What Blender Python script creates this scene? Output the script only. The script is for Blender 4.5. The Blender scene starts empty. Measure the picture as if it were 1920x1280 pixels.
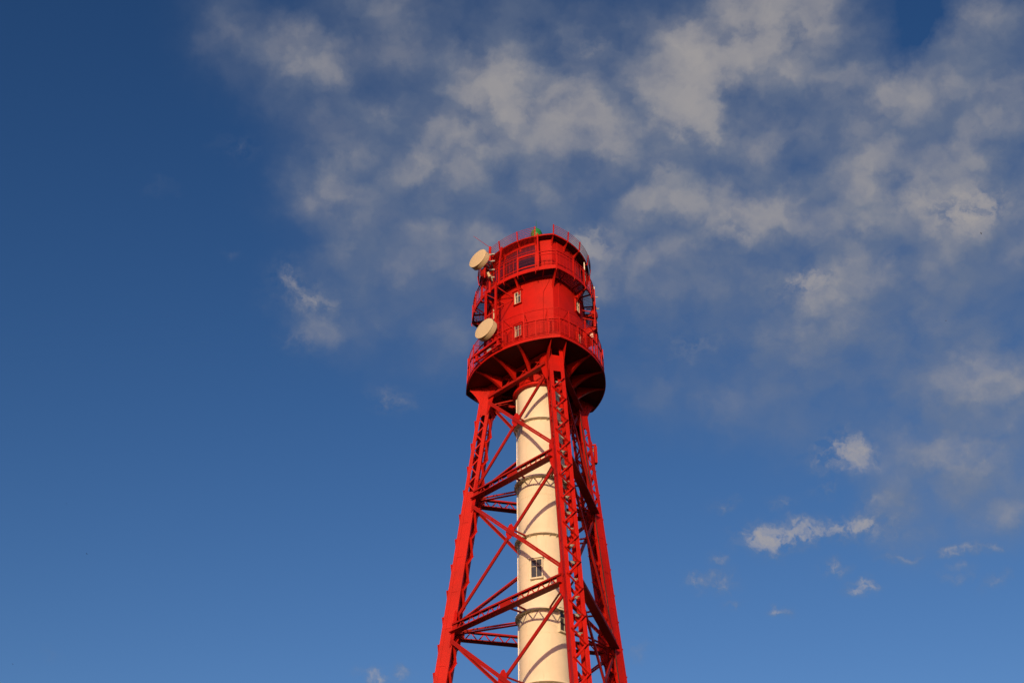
import bpy, math, random
from mathutils import Vector, Matrix

random.seed(7)
R = math.radians
C = bpy.context.scene.collection
scene = bpy.context.scene

# ------------------------------------------------------------------ camera
CAM = Vector((0.0, -70.8, 1.6))
CR = Vector((0.99954179, 0.02992099, -0.00457625))
CU = Vector((0.02164603, -0.6009007, 0.79903054))
CF = Vector((-0.02115792, 0.79876347, 0.60127303))
FPX = 2372.88
cam_d = bpy.data.cameras.new("camera")
cam_d.sensor_width = 36.0
cam_d.lens = 36.0 * FPX / 1920.0
cam_d.clip_start = 0.1
cam_d.clip_end = 20000.0
cam = bpy.data.objects.new("camera", cam_d)
C.objects.link(cam)
m = Matrix((CR, CU, -CF)).transposed().to_4x4()
m.translation = CAM
cam.matrix_world = m
scene.camera = cam


def ray(px, py):
    """direction in the world for a point of the 1920 px wide photograph"""
    return ((px - 960) / FPX * CR - (py - 640) / FPX * CU + CF).normalized()


# ------------------------------------------------------------------ light
SUN_AZ, SUN_EL = R(-10.0), R(7.5)          # azimuth counted from the camera's side of the tower
to_sun = Vector((math.sin(SUN_AZ) * math.cos(SUN_EL), -math.cos(SUN_AZ) * math.cos(SUN_EL), math.sin(SUN_EL)))
sd = bpy.data.lights.new("sun", 'SUN')
sd.energy = 2.9
sd.angle = R(0.5)
sd.color = (1.0, 0.70, 0.36)
sun = bpy.data.objects.new("sun", sd)
C.objects.link(sun)
sun.location = to_sun * 300
sun.rotation_euler = to_sun.to_track_quat('Z', 'Y').to_euler()

scene.view_settings.view_transform = 'Standard'
scene.view_settings.look = 'None'
scene.view_settings.exposure = 0.6
scene.view_settings.gamma = 1.0
scene.view_settings.use_curve_mapping = False

SKY_STRENGTH = 0.08
world = bpy.data.worlds.new("World")
scene.world = world
world.use_nodes = True
wt = world.node_tree
wt.nodes.clear()


class NT:
    """small helper that writes node graphs as expressions"""

    def __init__(self, tree):
        self.t = tree

    def put(self, sock, v):
        if isinstance(v, bpy.types.NodeSocket):
            self.t.links.new(v, sock)
        elif v is not None:
            sock.default_value = v

    def math(self, op, a, b=None, c=None, clamp=False):
        n = self.t.nodes.new('ShaderNodeMath')
        n.operation = op
        n.use_clamp = clamp
        for i, v in enumerate((a, b, c)):
            if v is not None:
                self.put(n.inputs[i], v)
        return n.outputs[0]

    def vec(self, op, a, b=None, c=None):
        n = self.t.nodes.new('ShaderNodeVectorMath')
        n.operation = op
        for i, v in enumerate((a, b, c)):
            if v is not None:
                self.put(n.inputs[i], v)
        return n.outputs['Value'] if op in ('DOT_PRODUCT', 'LENGTH') else n.outputs[0]

    def noise(self, v, scale, detail=6.0, rough=0.55, dist=0.0):
        n = self.t.nodes.new('ShaderNodeTexNoise')
        self.put(n.inputs['Vector'], v)
        n.inputs['Scale'].default_value = scale
        n.inputs['Detail'].default_value = detail
        n.inputs['Roughness'].default_value = rough
        n.inputs['Distortion'].default_value = dist
        return n.outputs['Fac'], n.outputs['Color']

    def puffs(self, v, scale, detail=1.0, rough=0.5):
        n = self.t.nodes.new('ShaderNodeTexVoronoi')
        n.feature = 'F1'
        self.put(n.inputs['Vector'], v)
        n.inputs['Scale'].default_value = scale
        n.inputs['Detail'].default_value = detail
        n.inputs['Roughness'].default_value = rough
        n.normalize = True
        return n.outputs['Distance']

    def mix(self, f, a, b, blend='MIX'):
        n = self.t.nodes.new('ShaderNodeMix')
        n.data_type = 'RGBA'
        n.blend_type = blend
        self.put(n.inputs[0], f)
        self.put(n.inputs[6], a)
        self.put(n.inputs[7], b)
        return n.outputs[2]

    def smooth(self, v, a, b, c=0.0, d=1.0):
        n = self.t.nodes.new('ShaderNodeMapRange')
        n.interpolation_type = 'SMOOTHSTEP'
        self.put(n.inputs[0], v)
        for i, k in enumerate((a, b, c, d)):
            n.inputs[i + 1].default_value = k
        return n.outputs[0]


W = NT(wt)
sky = wt.nodes.new('ShaderNodeTexSky')
sky.sky_type = 'NISHITA'
sky.sun_disc = False
sky.sun_elevation = SUN_EL
sky.sun_rotation = math.atan2(to_sun.x, to_sun.y)
sky.altitude = 0.0
sky.air_density = 1.0
sky.dust_density = 1.0
sky.ozone_density = 3.0

# Clouds live in the sky by direction: soft patches (x, y, radius, weight in the photograph's pixels,
# turned into directions), broken up by fractal noise on a flat cloud layer.
PATCHES = [
    (440, 60, 45, .33), (560, 110, 45, .42), (625, 95, 36, .33), (600, 150, 50, .3), (690, 230, 65, .27),
    (770, 265, 55, .36), (720, 300, 60, .28), (600, 350, 42, .38), (655, 395, 42, .3), (760, 350, 60, .25),
    (700, 470, 55, .3), (790, 430, 60, .3), (640, 530, 45, .3), (575, 565, 28, .42), (540, 525, 18, .32),
    (595, 605, 30, .42), (555, 640, 16, .22), (740, 742, 18, .36), (452, 275, 20, .14), (840, 640, 40, .2),
    (640, 15, 40, .3), (705, 20, 48, .4), (790, 35, 60, .32), (860, 95, 50, .25), (965, 70, 48, .4),
    (900, 150, 58, .62), (850, 200, 45, .5), (950, 205, 58, .72), (1060, 190, 46, .8), (1135, 225, 42, .6),
    (1000, 240, 50, .5), (1050, 60, 36, .35), (1180, 65, 48, .42), (1105, 75, 28, .2),
    (1290, 90, 40, .85), (1230, 150, 56, .55), (1330, 130, 48, .6), (1395, 50, 52, .95), (1450, 95, 58, .6),
    (1525, 15, 50, .7), (1300, 205, 58, .75), (1245, 205, 56, .6), (1350, 240, 46, .5), (1280, 270, 46, .45),
    (1560, 140, 48, .5), (1600, 230, 42, .55), (1660, 190, 36, .7), (1740, 170, 42, .5),
    (1850, 100, 60, .5), (1905, 200, 60, .5), (1800, 265, 60, .5), (1885, 30, 50, .5),
    (1400, 392, 46, .75), (1470, 385, 34, .8), (1330, 392, 56, .55), (1260, 372, 56, .55), (1180, 372, 48, .4),
    (1200, 300, 60, .42), (1130, 475, 36, .8), (1160, 525, 40, .5), (1100, 455, 28, .4),
    (1690, 392, 34, .75), (1750, 405, 40, .65), (1812, 395, 28, .9), (1872, 425, 40, .5), (1620, 405, 50, .42),
    (1700, 445, 60, .35), (1600, 330, 50, .48), (1700, 300, 56, .45), (1800, 325, 60, .5), (1905, 335, 50, .42),
    (1530, 455, 60, .38), (1690, 352, 18, -.5), (1440, 225, 22, -.2), (1490, 262, 18, -.2), (1735, 50, 38, -.3),
    (1705, 110, 30, -.25), (1500, 305, 18, -.2), (1480, 180, 55, .55), (1500, 80, 40, .3), (1640, 120, 40, .3), (1420, 300, 55, .35), (1330, 310, 60, .4),
    (1650, 480, 70, .3), (1780, 480, 60, .3), (1850, 560, 70, .25), (1500, 650, 70, .25), (1650, 660, 70, .25), (1000, 110, 50, .3), (930, 270, 50, .3),
    (1510, 535, 26, .55), (1600, 560, 60, .5), (1700, 565, 58, .42), (1450, 585, 60, .38), (1550, 605, 50, .42),
    (1400, 485, 75, .32), (1300, 505, 75, .32), (1050, 395, 46, .5), (960, 380, 56, .34), (900, 330, 56, .34),
    (850, 405, 56, .34), (900, 455, 48, .34), (1020, 350, 40, .3),
    (1850, 700, 46, .55), (1905, 720, 56, .48), (1750, 750, 56, .42), (1800, 805, 56, .36), (1590, 855, 26, .7),
    (1560, 835, 28, .35), (1680, 925, 36, .38), (1700, 970, 36, .45), (1740, 850, 36, .45), (1850, 850, 56, .42),
    (1830, 915, 46, .45), (1900, 935, 46, .45), (1650, 985, 26, .3), (1500, 760, 38, .28), (1230, 730, 36, .33),
    (1340, 742, 36, .33), (1290, 645, 28, .28), (1400, 690, 56, .22),
    (1438, 1016, 20, .9), (1478, 1008, 20, .7), (1520, 998, 15, .7), (1570, 986, 15, .7), (1612, 970, 14, .6),
    (1622, 940, 10, .4), (1490, 978, 11, .5), (1360, 943, 13, .35), (1475, 940, 11, .35), (1545, 920, 9, .35),
    (1555, 1060, 13, .65), (1350, 1055, 9, .45), (1290, 1092, 11, .55), (1342, 1088, 14, .6), (1610, 1091, 12, .75),
    (1637, 1092, 9, .5), (1450, 1136, 9, .7), (1360, 1130, 8, .35), (1672, 1036, 9, .4), (1702, 1036, 9, .4),
    (1782, 1027, 11, .5), (1820, 1020, 11, .5), (1862, 1022, 11, .35), (1790, 1068, 13, .35), (1862, 1092, 13, .35),
    (1280, 260, 120, .22), (1560, 330, 130, .28), (1800, 230, 120, .25), (1450, 480, 110, .28), (1720, 520, 120, .28),
    (1850, 620, 90, .25), (800, 350, 95, .22), (930, 300, 90, .22), (1020, 130, 90, .2), (1600, 680, 90, .18), (1780, 820, 90, .18), (1150, 560, 90, .2), (860, 560, 70, .15), (700, 590, 50, .2),
    (702, 1277, 13, .8), (747, 1260, 9, .4), (1182, 1226, 13, .25), (105, 1223, 9, .08), (430, 482, 9, .10), (308, 345, 10, .08),
]
# where the thicker, brighter heaps stand
HEAPS = [(1290, 92, 36, .9), (1345, 130, 36, .7), (1400, 45, 44, .9), (1450, 100, 40, .4), (1475, 388, 32, .9), (1405, 392, 34, .8), (1335, 400, 34, .45), (1690, 392, 26, .8),
         (1812, 395, 24, 1.0), (1752, 405, 28, .7), (1115, 465, 32, .6), (1150, 510, 36, .45), (950, 185, 46, .65), (895, 150, 36, .6), (1065, 195, 36, .8),
         (1130, 228, 30, .5), (1590, 857, 20, .8), (1660, 190, 28, .6), (1510, 535, 20, .4), (560, 112, 28, .55), (627, 95, 24, .5), (610, 160, 30, .35), (572, 570, 20, .3),
         (592, 608, 22, .35), (1300, 205, 50, .6), (1240, 160, 36, .5), (1840, 690, 34, .5), (1740, 850, 26, .35), (1560, 140, 30, .4), (1600, 232, 30, .4), (440, 50, 30, .3), (620, 350, 32, .4), (1530, 20, 36, .5), (1690, 960, 26, .4), (1010, 220, 30, .4)]
tc = wt.nodes.new('ShaderNodeTexCoord')
D = W.vec('NORMALIZE', tc.outputs['Generated'])
sep = wt.nodes.new('ShaderNodeSeparateXYZ')
wt.links.new(D, sep.inputs[0])
zc = W.math('MAXIMUM', sep.outputs[2], 0.06)
comb = wt.nodes.new('ShaderNodeCombineXYZ')
wt.links.new(W.math('DIVIDE', sep.outputs[0], zc), comb.inputs[0])
wt.links.new(W.math('DIVIDE', sep.outputs[1], zc), comb.inputs[1])
P = comb.outputs[0]
_, w1 = W.noise(D, 14.0, 3.0, 0.6)
_, w2 = W.noise(D, 48.0, 4.0, 0.62)
_, w3 = W.noise(D, 120.0, 4.0, 0.6)
warp = W.vec('ADD', W.vec('MULTIPLY', W.vec('SUBTRACT', w1, (.5, .5, .5)), (.034, .034, .034)),
             W.vec('MULTIPLY', W.vec('SUBTRACT', w2, (.5, .5, .5)), (.020, .020, .020)))
warp = W.vec('ADD', warp, W.vec('MULTIPLY', W.vec('SUBTRACT', w3, (.5, .5, .5)), (.011, .011, .011)))
DW = W.vec('NORMALIZE', W.vec('ADD', D, warp))
total = small = 0.0
for (px, py, pr, wgt) in PATCHES:
    if pr < 30:
        wgt *= 1.7
    d = ray(px, py)
    k = 1.0 / ((pr * (1.35 if pr < 30 else 1.0)) / FPX * (ray(px, py).dot(CF))) ** 2
    dot = W.vec('DOT_PRODUCT', DW, tuple(d))
    ex = W.math('MULTIPLY_ADD', dot, k, -k)
    if pr < 30:                                       # the small ones lie flat
        upv = (Vector((0, 0, 1)) - d * d.z).normalized()
        v_ = W.vec('DOT_PRODUCT', DW, tuple(upv))
        ex = W.math('MULTIPLY_ADD', W.math('MULTIPLY', v_, v_), -1.3 * k, ex)
    g = W.math('POWER', 2.718282, ex)
    if pr < 30 and wgt > 0:
        small = W.math('MULTIPLY_ADD', g, wgt, small)
    else:
        total = W.math('MULTIPLY_ADD', g, wgt, total)
heap = 0.0
for (px, py, pr, wgt) in HEAPS:
    d = ray(px, py)
    k = 1.0 / (pr / FPX * d.dot(CF)) ** 2
    g = W.math('POWER', 2.718282, W.math('MULTIPLY_ADD', W.vec('DOT_PRODUCT', DW, tuple(d)), k, -k))
    heap = W.math('MULTIPLY_ADD', g, wgt, heap)
total = W.math('MAXIMUM', total, 0.0)
total = W.math('DIVIDE', total, W.math('MULTIPLY_ADD', total, 0.55, 0.85))
CS = W.vec('ADD', W.vec('MULTIPLY', D, (1.0, 1.0, 1.3)), W.vec('MULTIPLY', warp, (.9, .9, .9)))
p_here = W.smooth(W.puffs(CS, 15.0), 0.56, 0.0)
p_up = W.smooth(W.puffs(W.vec('ADD', CS, (-0.004, -0.006, 0.014)), 15.0), 0.56, 0.0)
n_fine, _ = W.noise(CS, 34.0, 5.0, 0.46)
n_hi, _ = W.noise(CS, 95.0, 4.0, 0.55)
body = W.math('MULTIPLY', p_here, W.math('MULTIPLY_ADD', n_fine, 2.6, -0.05))
dens = W.math('MULTIPLY', total, body)
dens = W.math('MULTIPLY_ADD', heap, W.math('MAXIMUM', W.math('MULTIPLY_ADD', n_fine, 1.7, -0.15), 0.0), dens)
dens = W.math('MULTIPLY_ADD', small, W.math('MAXIMUM', W.math('MULTIPLY_ADD', n_hi, 3.6, W.math('MULTIPLY_ADD', n_fine, 1.6, -2.0)), 0.0), dens)
alpha = W.math('SUBTRACT', 1.0, W.math('POWER', 2.718282, W.math('MULTIPLY', dens, -0.70)))
alpha = W.math('MULTIPLY', alpha, 0.94)
lit = W.math('MULTIPLY_ADD', W.math('SUBTRACT', p_here, p_up), 0.8, W.math('MULTIPLY', dens, 0.85))
lit = W.smooth(lit, -0.05, 1.05)
cloud = W.mix(lit, (0.155, 0.19, 0.265, 1), (0.41, 0.375, 0.352, 1))
veil = W.math('MULTIPLY', W.math('POWER', total, 0.75), W.math('MULTIPLY_ADD', n_fine, 1.05, W.math('MULTIPLY_ADD', p_here, 0.35, -0.13)))
veil_col = W.vec('MULTIPLY', (0.178, 0.210, 0.278), (1.0 / (SKY_STRENGTH * 2 ** scene.view_settings.exposure),) * 3)
cloud = W.vec('MULTIPLY', cloud, (1.0 / (SKY_STRENGTH * 2 ** scene.view_settings.exposure),) * 3)
# the deep, contrasty blue of an evening sky away from the sun
SKY_GAMMA, SKY_GAIN = (1.7, 1.4, 1.28), (0.98, 0.79, 0.90)
GLOW_MAX = 10.0
rgb = wt.nodes.new('ShaderNodeSeparateColor')
wt.links.new(sky.outputs[0], rgb.inputs[0])
cmb = wt.nodes.new('ShaderNodeCombineColor')
for i_ in range(3):
    wt.links.new(W.math('MULTIPLY', W.math('POWER', W.math('MINIMUM', rgb.outputs[i_], GLOW_MAX), SKY_GAMMA[i_]), SKY_GAIN[i_]), cmb.inputs[i_])
final = W.mix(alpha, W.mix(W.math('MINIMUM', veil, .7), cmb.outputs[0], veil_col), cloud)
bg = wt.nodes.new('ShaderNodeBackground')
bg.inputs['Strength'].default_value = SKY_STRENGTH
wt.links.new(final, bg.inputs['Color'])
wo = wt.nodes.new('ShaderNodeOutputWorld')
wt.links.new(bg.outputs[0], wo.inputs['Surface'])


# ------------------------------------------------------------------ materials
def paint(name, a, b, rough=0.5, spec=0.15, streak=True, bump=0.15, metal=0.0, dirt=(0.12, 0.05, 0.03), dirt_amt=0.35):
    mt = bpy.data.materials.new(name)
    mt.use_nodes = True
    t = mt.node_tree
    n = NT(t)
    bs = t.nodes['Principled BSDF']
    co = t.nodes.new('ShaderNodeTexCoord').outputs['Object']
    f1, _ = n.noise(co, 0.9, 5, .6)
    f2, _ = n.noise(n.vec('MULTIPLY', co, (7.0, 7.0, 0.55)), 1.0, 6, .65)
    f3, _ = n.noise(co, 14.0, 5, .7)
    col = n.mix(n.smooth(f1, .35, .68), (*a, 1), (*b, 1))
    if streak:
        col = n.mix(n.math('MULTIPLY', n.smooth(f2, .60, .78), dirt_amt), col, (*dirt, 1))
        col = n.mix(n.math('MULTIPLY', n.smooth(f3, .66, .78), dirt_amt * .8), col, (*dirt, 1))
    t.links.new(col, bs.inputs['Base Color'])
    t.links.new(n.math('MULTIPLY_ADD', f3, .3, rough - .15), bs.inputs['Roughness'])
    bs.inputs['Specular IOR Level'].default_value = spec
    bs.inputs['Metallic'].default_value = metal
    if bump:
        bp = t.nodes.new('ShaderNodeBump')
        bp.inputs['Strength'].default_value = bump
        bp.inputs['Distance'].default_value = 0.02
        t.links.new(n.math('MULTIPLY_ADD', f1, 2.0, f3), bp.inputs['Height'])
        t.links.new(bp.outputs[0], bs.inputs['Normal'])
    return mt


M_RED = paint("red paint", (.425, .0085, .0042), (.345, .0085, .005), dirt=(.17, .010, .008), dirt_amt=.5)
M_RED2 = paint("darker red paint", (.31, .0095, .0065), (.26, .0095, .0065), rough=.6, dirt=(.15, .02, .016), dirt_amt=.5)  # a darker, rougher red than the main paint
M_CREAM = paint("cream paint", (.66, .605, .51), (.61, .56, .47), rough=.5, dirt=(.38, .27, .17), dirt_amt=.38, bump=.08)
M_DISH = paint("beige plastic", (.49, .42, .295), (.465, .395, .28), rough=.55, dirt=(.40, .34, .25), dirt_amt=.15, bump=.03)
M_WHITE = paint("white paint", (.78, .76, .70), (.72, .70, .64), rough=.5, dirt_amt=.15, dirt=(.4, .36, .3), bump=0)
M_FRAME = paint("old window paint", (.52, .48, .40), (.46, .42, .35), rough=.6, dirt_amt=.3, dirt=(.25, .21, .16), bump=0)
M_GREY = paint("galvanised steel", (.36, .36, .35), (.29, .29, .29), rough=.45, metal=.4, dirt=(.14, .13, .12), bump=.05)
M_DARK = paint("dark rubber", (.03, .03, .032), (.022, .022, .024), rough=.6, streak=False, bump=0)
M_GREEN = paint("green paint", (.02, .21, .06), (.018, .18, .053), rough=.4, dirt=(.03, .12, .05), dirt_amt=.3, bump=.05)
M_GROUND = paint("grass", (.055, .085, .025), (.075, .095, .035), rough=.9, spec=.1, bump=.3, dirt=(.10, .085, .045))
M_BIRD = paint("dark feathers", (.02, .02, .022), (.03, .028, .026), rough=.8, streak=False, bump=0)
M_DECK = paint("shade-darkened steel", (.10, .008, .006), (.07, .008, .006), rough=.7, dirt=(.12, .07, .045), dirt_amt=.5)  # near-black red: shade of the undersides put into the colour, plus brown stains


def glass(name, tint, rough=.06):
    mt = bpy.data.materials.new(name)
    mt.use_nodes = True
    bs = mt.node_tree.nodes['Principled BSDF']
    n = NT(mt.node_tree)
    co = mt.node_tree.nodes.new('ShaderNodeTexCoord').outputs['Object']
    f, _ = n.noise(co, 1.7, 3, .5)
    mt.node_tree.links.new(n.mix(f, (*tint, 1), tuple(x * 1.7 for x in tint) + (1,)), bs.inputs['Base Color'])
    bs.inputs['Roughness'].default_value = rough
    bs.inputs['Specular IOR Level'].default_value = .6
    return mt


M_GLASS = glass("window glass", (.035, .035, .042), .09)
M_LANTERN = glass("lantern glass", (.035, .008, .014), .12)


# ------------------------------------------------------------------ mesh helpers
class MB:
    def __init__(self):
        self.v = []
        self.f = []

    def add(self, vs, fs):
        o = len(self.v)
        self.v += [tuple(x) for x in vs]
        self.f += [tuple(i + o for i in f) for f in fs]

    def bar(self, a, b, w, t, nrm=(0, 0, 1), ext=0.0):
        """box from a to b; t is its thickness along nrm, w its width across nrm"""
        a, b = Vector(a), Vector(b)
        ax = (b - a).normalized()
        a = a - ax * ext
        b = b + ax * ext
        n = Vector(nrm)
        n = n - ax * n.dot(ax)
        if n.length < 1e-5:
            n = ax.orthogonal()
        n.normalize()
        s = ax.cross(n)
        vs = []
        for p in (a, b):
            for (i, j) in ((-1, -1), (1, -1), (1, 1), (-1, 1)):
                vs.append(p + s * (i * w / 2) + n * (j * t / 2))
        self.add(vs, [(3, 2, 1, 0), (4, 5, 6, 7), (0, 1, 5, 4), (1, 2, 6, 5), (2, 3, 7, 6), (3, 0, 4, 7)])

    def tube(self, pts, r, n=8, caps=True):
        pts = [Vector(p) for p in pts]
        rings = []
        ref = None
        for i, p in enumerate(pts):
            d = (pts[min(i + 1, len(pts) - 1)] - pts[max(i - 1, 0)]).normalized()
            if ref is None:
                ref = d.orthogonal().normalized()
            ref = (ref - d * ref.dot(d)).normalized()
            s = d.cross(ref)
            rr = r[i] if isinstance(r, (list, tuple)) else r
            rings.append([p + (ref * math.cos(k * 2 * math.pi / n) + s * math.sin(k * 2 * math.pi / n)) * rr for k in range(n)])
        vs = [v for ring in rings for v in ring]
        fs = []
        for i in range(len(pts) - 1):
            for k in range(n):
                fs.append((i * n + k, i * n + (k + 1) % n, (i + 1) * n + (k + 1) % n, (i + 1) * n + k))
        if caps:
            fs.append(tuple(range(n - 1, -1, -1)))
            fs.append(tuple((len(pts) - 1) * n + k for k in range(n)))
        self.add(vs, fs)

    def lathe(self, prof, org=(0, 0, 0), axis=(0, 0, 1), n=32, cap=True):
        ax = Vector(axis).normalized()
        u = ax.orthogonal().normalized()
        w = ax.cross(u)
        org = Vector(org)
        vs = []
        for (r, h) in prof:
            for k in range(n):
                a = 2 * math.pi * k / n
                vs.append(org + ax * h + (u * math.cos(a) + w * math.sin(a)) * r)
        fs = []
        for i in range(len(prof) - 1):
            for k in range(n):
                fs.append((i * n + k, i * n + (k + 1) % n, (i + 1) * n + (k + 1) % n, (i + 1) * n + k))
        if cap:
            fs.append(tuple(range(n - 1, -1, -1)))
            fs.append(tuple((len(prof) - 1) * n + k for k in range(n)))
        self.add(vs, fs)

    def prism(self, poly, off):
        """flat polygon thickened by the vector off (centred)"""
        off = Vector(off)
        n = len(poly)
        a = [Vector(p) - off / 2 for p in poly]
        b = [Vector(p) + off / 2 for p in poly]
        fs = [tuple(range(n - 1, -1, -1)), tuple(range(n, 2 * n))]
        for i in range(n):
            j = (i + 1) % n
            fs.append((i, j, n + j, n + i))
        self.add(a + b, fs)

    def strip(self, low, high, off):
        """plate between two matching polylines, thickened by off"""
        off = Vector(off)
        n = len(low)
        vs = [Vector(p) - off / 2 for p in low] + [Vector(p) - off / 2 for p in high] + \
             [Vector(p) + off / 2 for p in low] + [Vector(p) + off / 2 for p in high]
        fs = []
        for i in range(n - 1):
            fs += [(i, i + 1, n + i + 1, n + i), (2 * n + i + 1, 2 * n + i, 3 * n + i, 3 * n + i + 1),
                   (i + 1, i, 2 * n + i, 2 * n + i + 1), (n + i, n + i + 1, 3 * n + i + 1, 3 * n + i)]
        fs += [(0, n, 3 * n, 2 * n), (n - 1, 3 * n - 1, 4 * n - 1, 2 * n - 1)]
        self.add(vs, fs)

    def build(self, name, mat, parent=None, smooth=False):
        me = bpy.data.meshes.new(name)
        me.from_pydata([tuple(v) for v in self.v], [], self.f)
        me.update()
        me.materials.append(mat)
        if smooth:
            for p in me.polygons:
                p.use_smooth = True
            try:
                me.set_sharp_from_angle(angle=R(35))
            except Exception:
                pass
        o = bpy.data.objects.new(name, me)
        C.objects.link(o)
        if parent:
            o.parent = parent
        return o


def tag(o, label=None, cat=None, group=None, kind=None):
    if label:
        o['label'] = label
    if cat:
        o['category'] = cat
    if group:
        o['group'] = group
    if kind:
        o['kind'] = kind
    return o


def empty(name, label, cat, group=None):
    o = bpy.data.objects.new(name, None)
    o.empty_display_size = .3
    C.objects.link(o)
    return tag(o, label, cat, group)


# ------------------------------------------------------------------ ground
g = MB()
NG, SZ = 40, 6000.0
for i in range(NG + 1):
    for j in range(NG + 1):
        g.v.append(((i / NG - .5) * 2 * SZ, (j / NG - .5) * 2 * SZ, 0.0))
for i in range(NG):
    for j in range(NG):
        a = i * (NG + 1) + j
        g.f.append((a, a + NG + 1, a + NG + 2, a + 1))
tag(g.build("ground", M_GROUND), kind='structure')

# ------------------------------------------------------------------ the lighthouse
PHI = R(15.5)
LH = empty("lighthouse", "tall red lattice lighthouse on three legs round a cream stair tube, against blue sky", "lighthouse")


def pol(r, rel, h):
    """point at azimuth rel (radians, 0 = front leg, + to the right) about the tower axis"""
    a = PHI + rel
    return Vector((r * math.sin(a), -r * math.cos(a), h))


def radial(rel):
    a = PHI + rel
    return Vector((math.sin(a), -math.cos(a), 0))


def tangent(rel):
    a = PHI + rel
    return Vector((math.cos(a), math.sin(a), 0))


def plan_r(rv, mid, rel):
    """outline of the gallery plan: three bulging arcs that meet in corners above the legs"""
    s, ch = rv / 2, rv * math.sin(math.pi / 3)
    sg = mid - s
    r = (ch * ch + sg * sg) / (2 * sg)
    cc = mid - r
    a = (rel % (2 * math.pi / 3)) - math.pi / 3
    return cc * math.cos(a) + math.sqrt(max(r * r - (cc * math.sin(a)) ** 2, 0))


def pp(rm, rel, h):
    return pol(plan_r(rm[0], rm[1], rel), rel, h)


def off(rm, d):
    return (rm[0] + d * 1.06, rm[1] + d)


def band(mb, outer, inner, z0, z1, a0=0.0, a1=2 * math.pi, step=R(2.5), outer1=None, inner1=None):
    """solid that follows the plan; outer1/inner1 give another outline at its top"""
    full = abs(a1 - a0 - 2 * math.pi) < 1e-6
    n = max(2, int(math.ceil((a1 - a0) / step - 1e-6)))
    if full:
        n = 144
    cnt = n if full else n + 1
    outer1 = outer1 or outer
    inner1 = inner1 or inner
    vs = []
    for i in range(cnt):
        a = a0 + (a1 - a0) * i / n
        vs += [pp(outer, a, z0), pp(outer1, a, z1), pp(inner1, a, z1), pp(inner, a, z0)]
    fs = []
    for i in range(n):
        p, q = i * 4, ((i + 1) % cnt) * 4
        for k in range(4):
            fs.append((p + k, q + k, q + (k + 1) % 4, p + (k + 1) % 4))
    if not full:
        fs += [(0, 1, 2, 3), ((cnt - 1) * 4 + 3, (cnt - 1) * 4 + 2, (cnt - 1) * 4 + 1, (cnt - 1) * 4)]
    mb.add(vs, fs)


THIRD = 2 * math.pi / 3
# levels
H_T, H_A, H_B, H_C, H_D = 50.45, 42.95, 33.9, 23.9, 12.6
LW, LD = 1.0, 0.78                      # leg: width across, depth along the radius


def leg_r(h):
    return 7.8153 + (3.7743 - 7.8153) * (h - 20) / 30


def leg_pt(k, ro, ta, h):
    """point in leg k's section: ro, ta in metres from the leg's centre line"""
    return pol(leg_r(h), k * THIRD, h) + radial(k * THIRD) * ro + tangent(k * THIRD) * ta


def solve_cross(hu, hl):
    """height at which the X braces between two levels cross"""
    a, b = leg_r(hu), leg_r(hl)
    return hl + (hu - hl) * b / (a + b)


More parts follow.
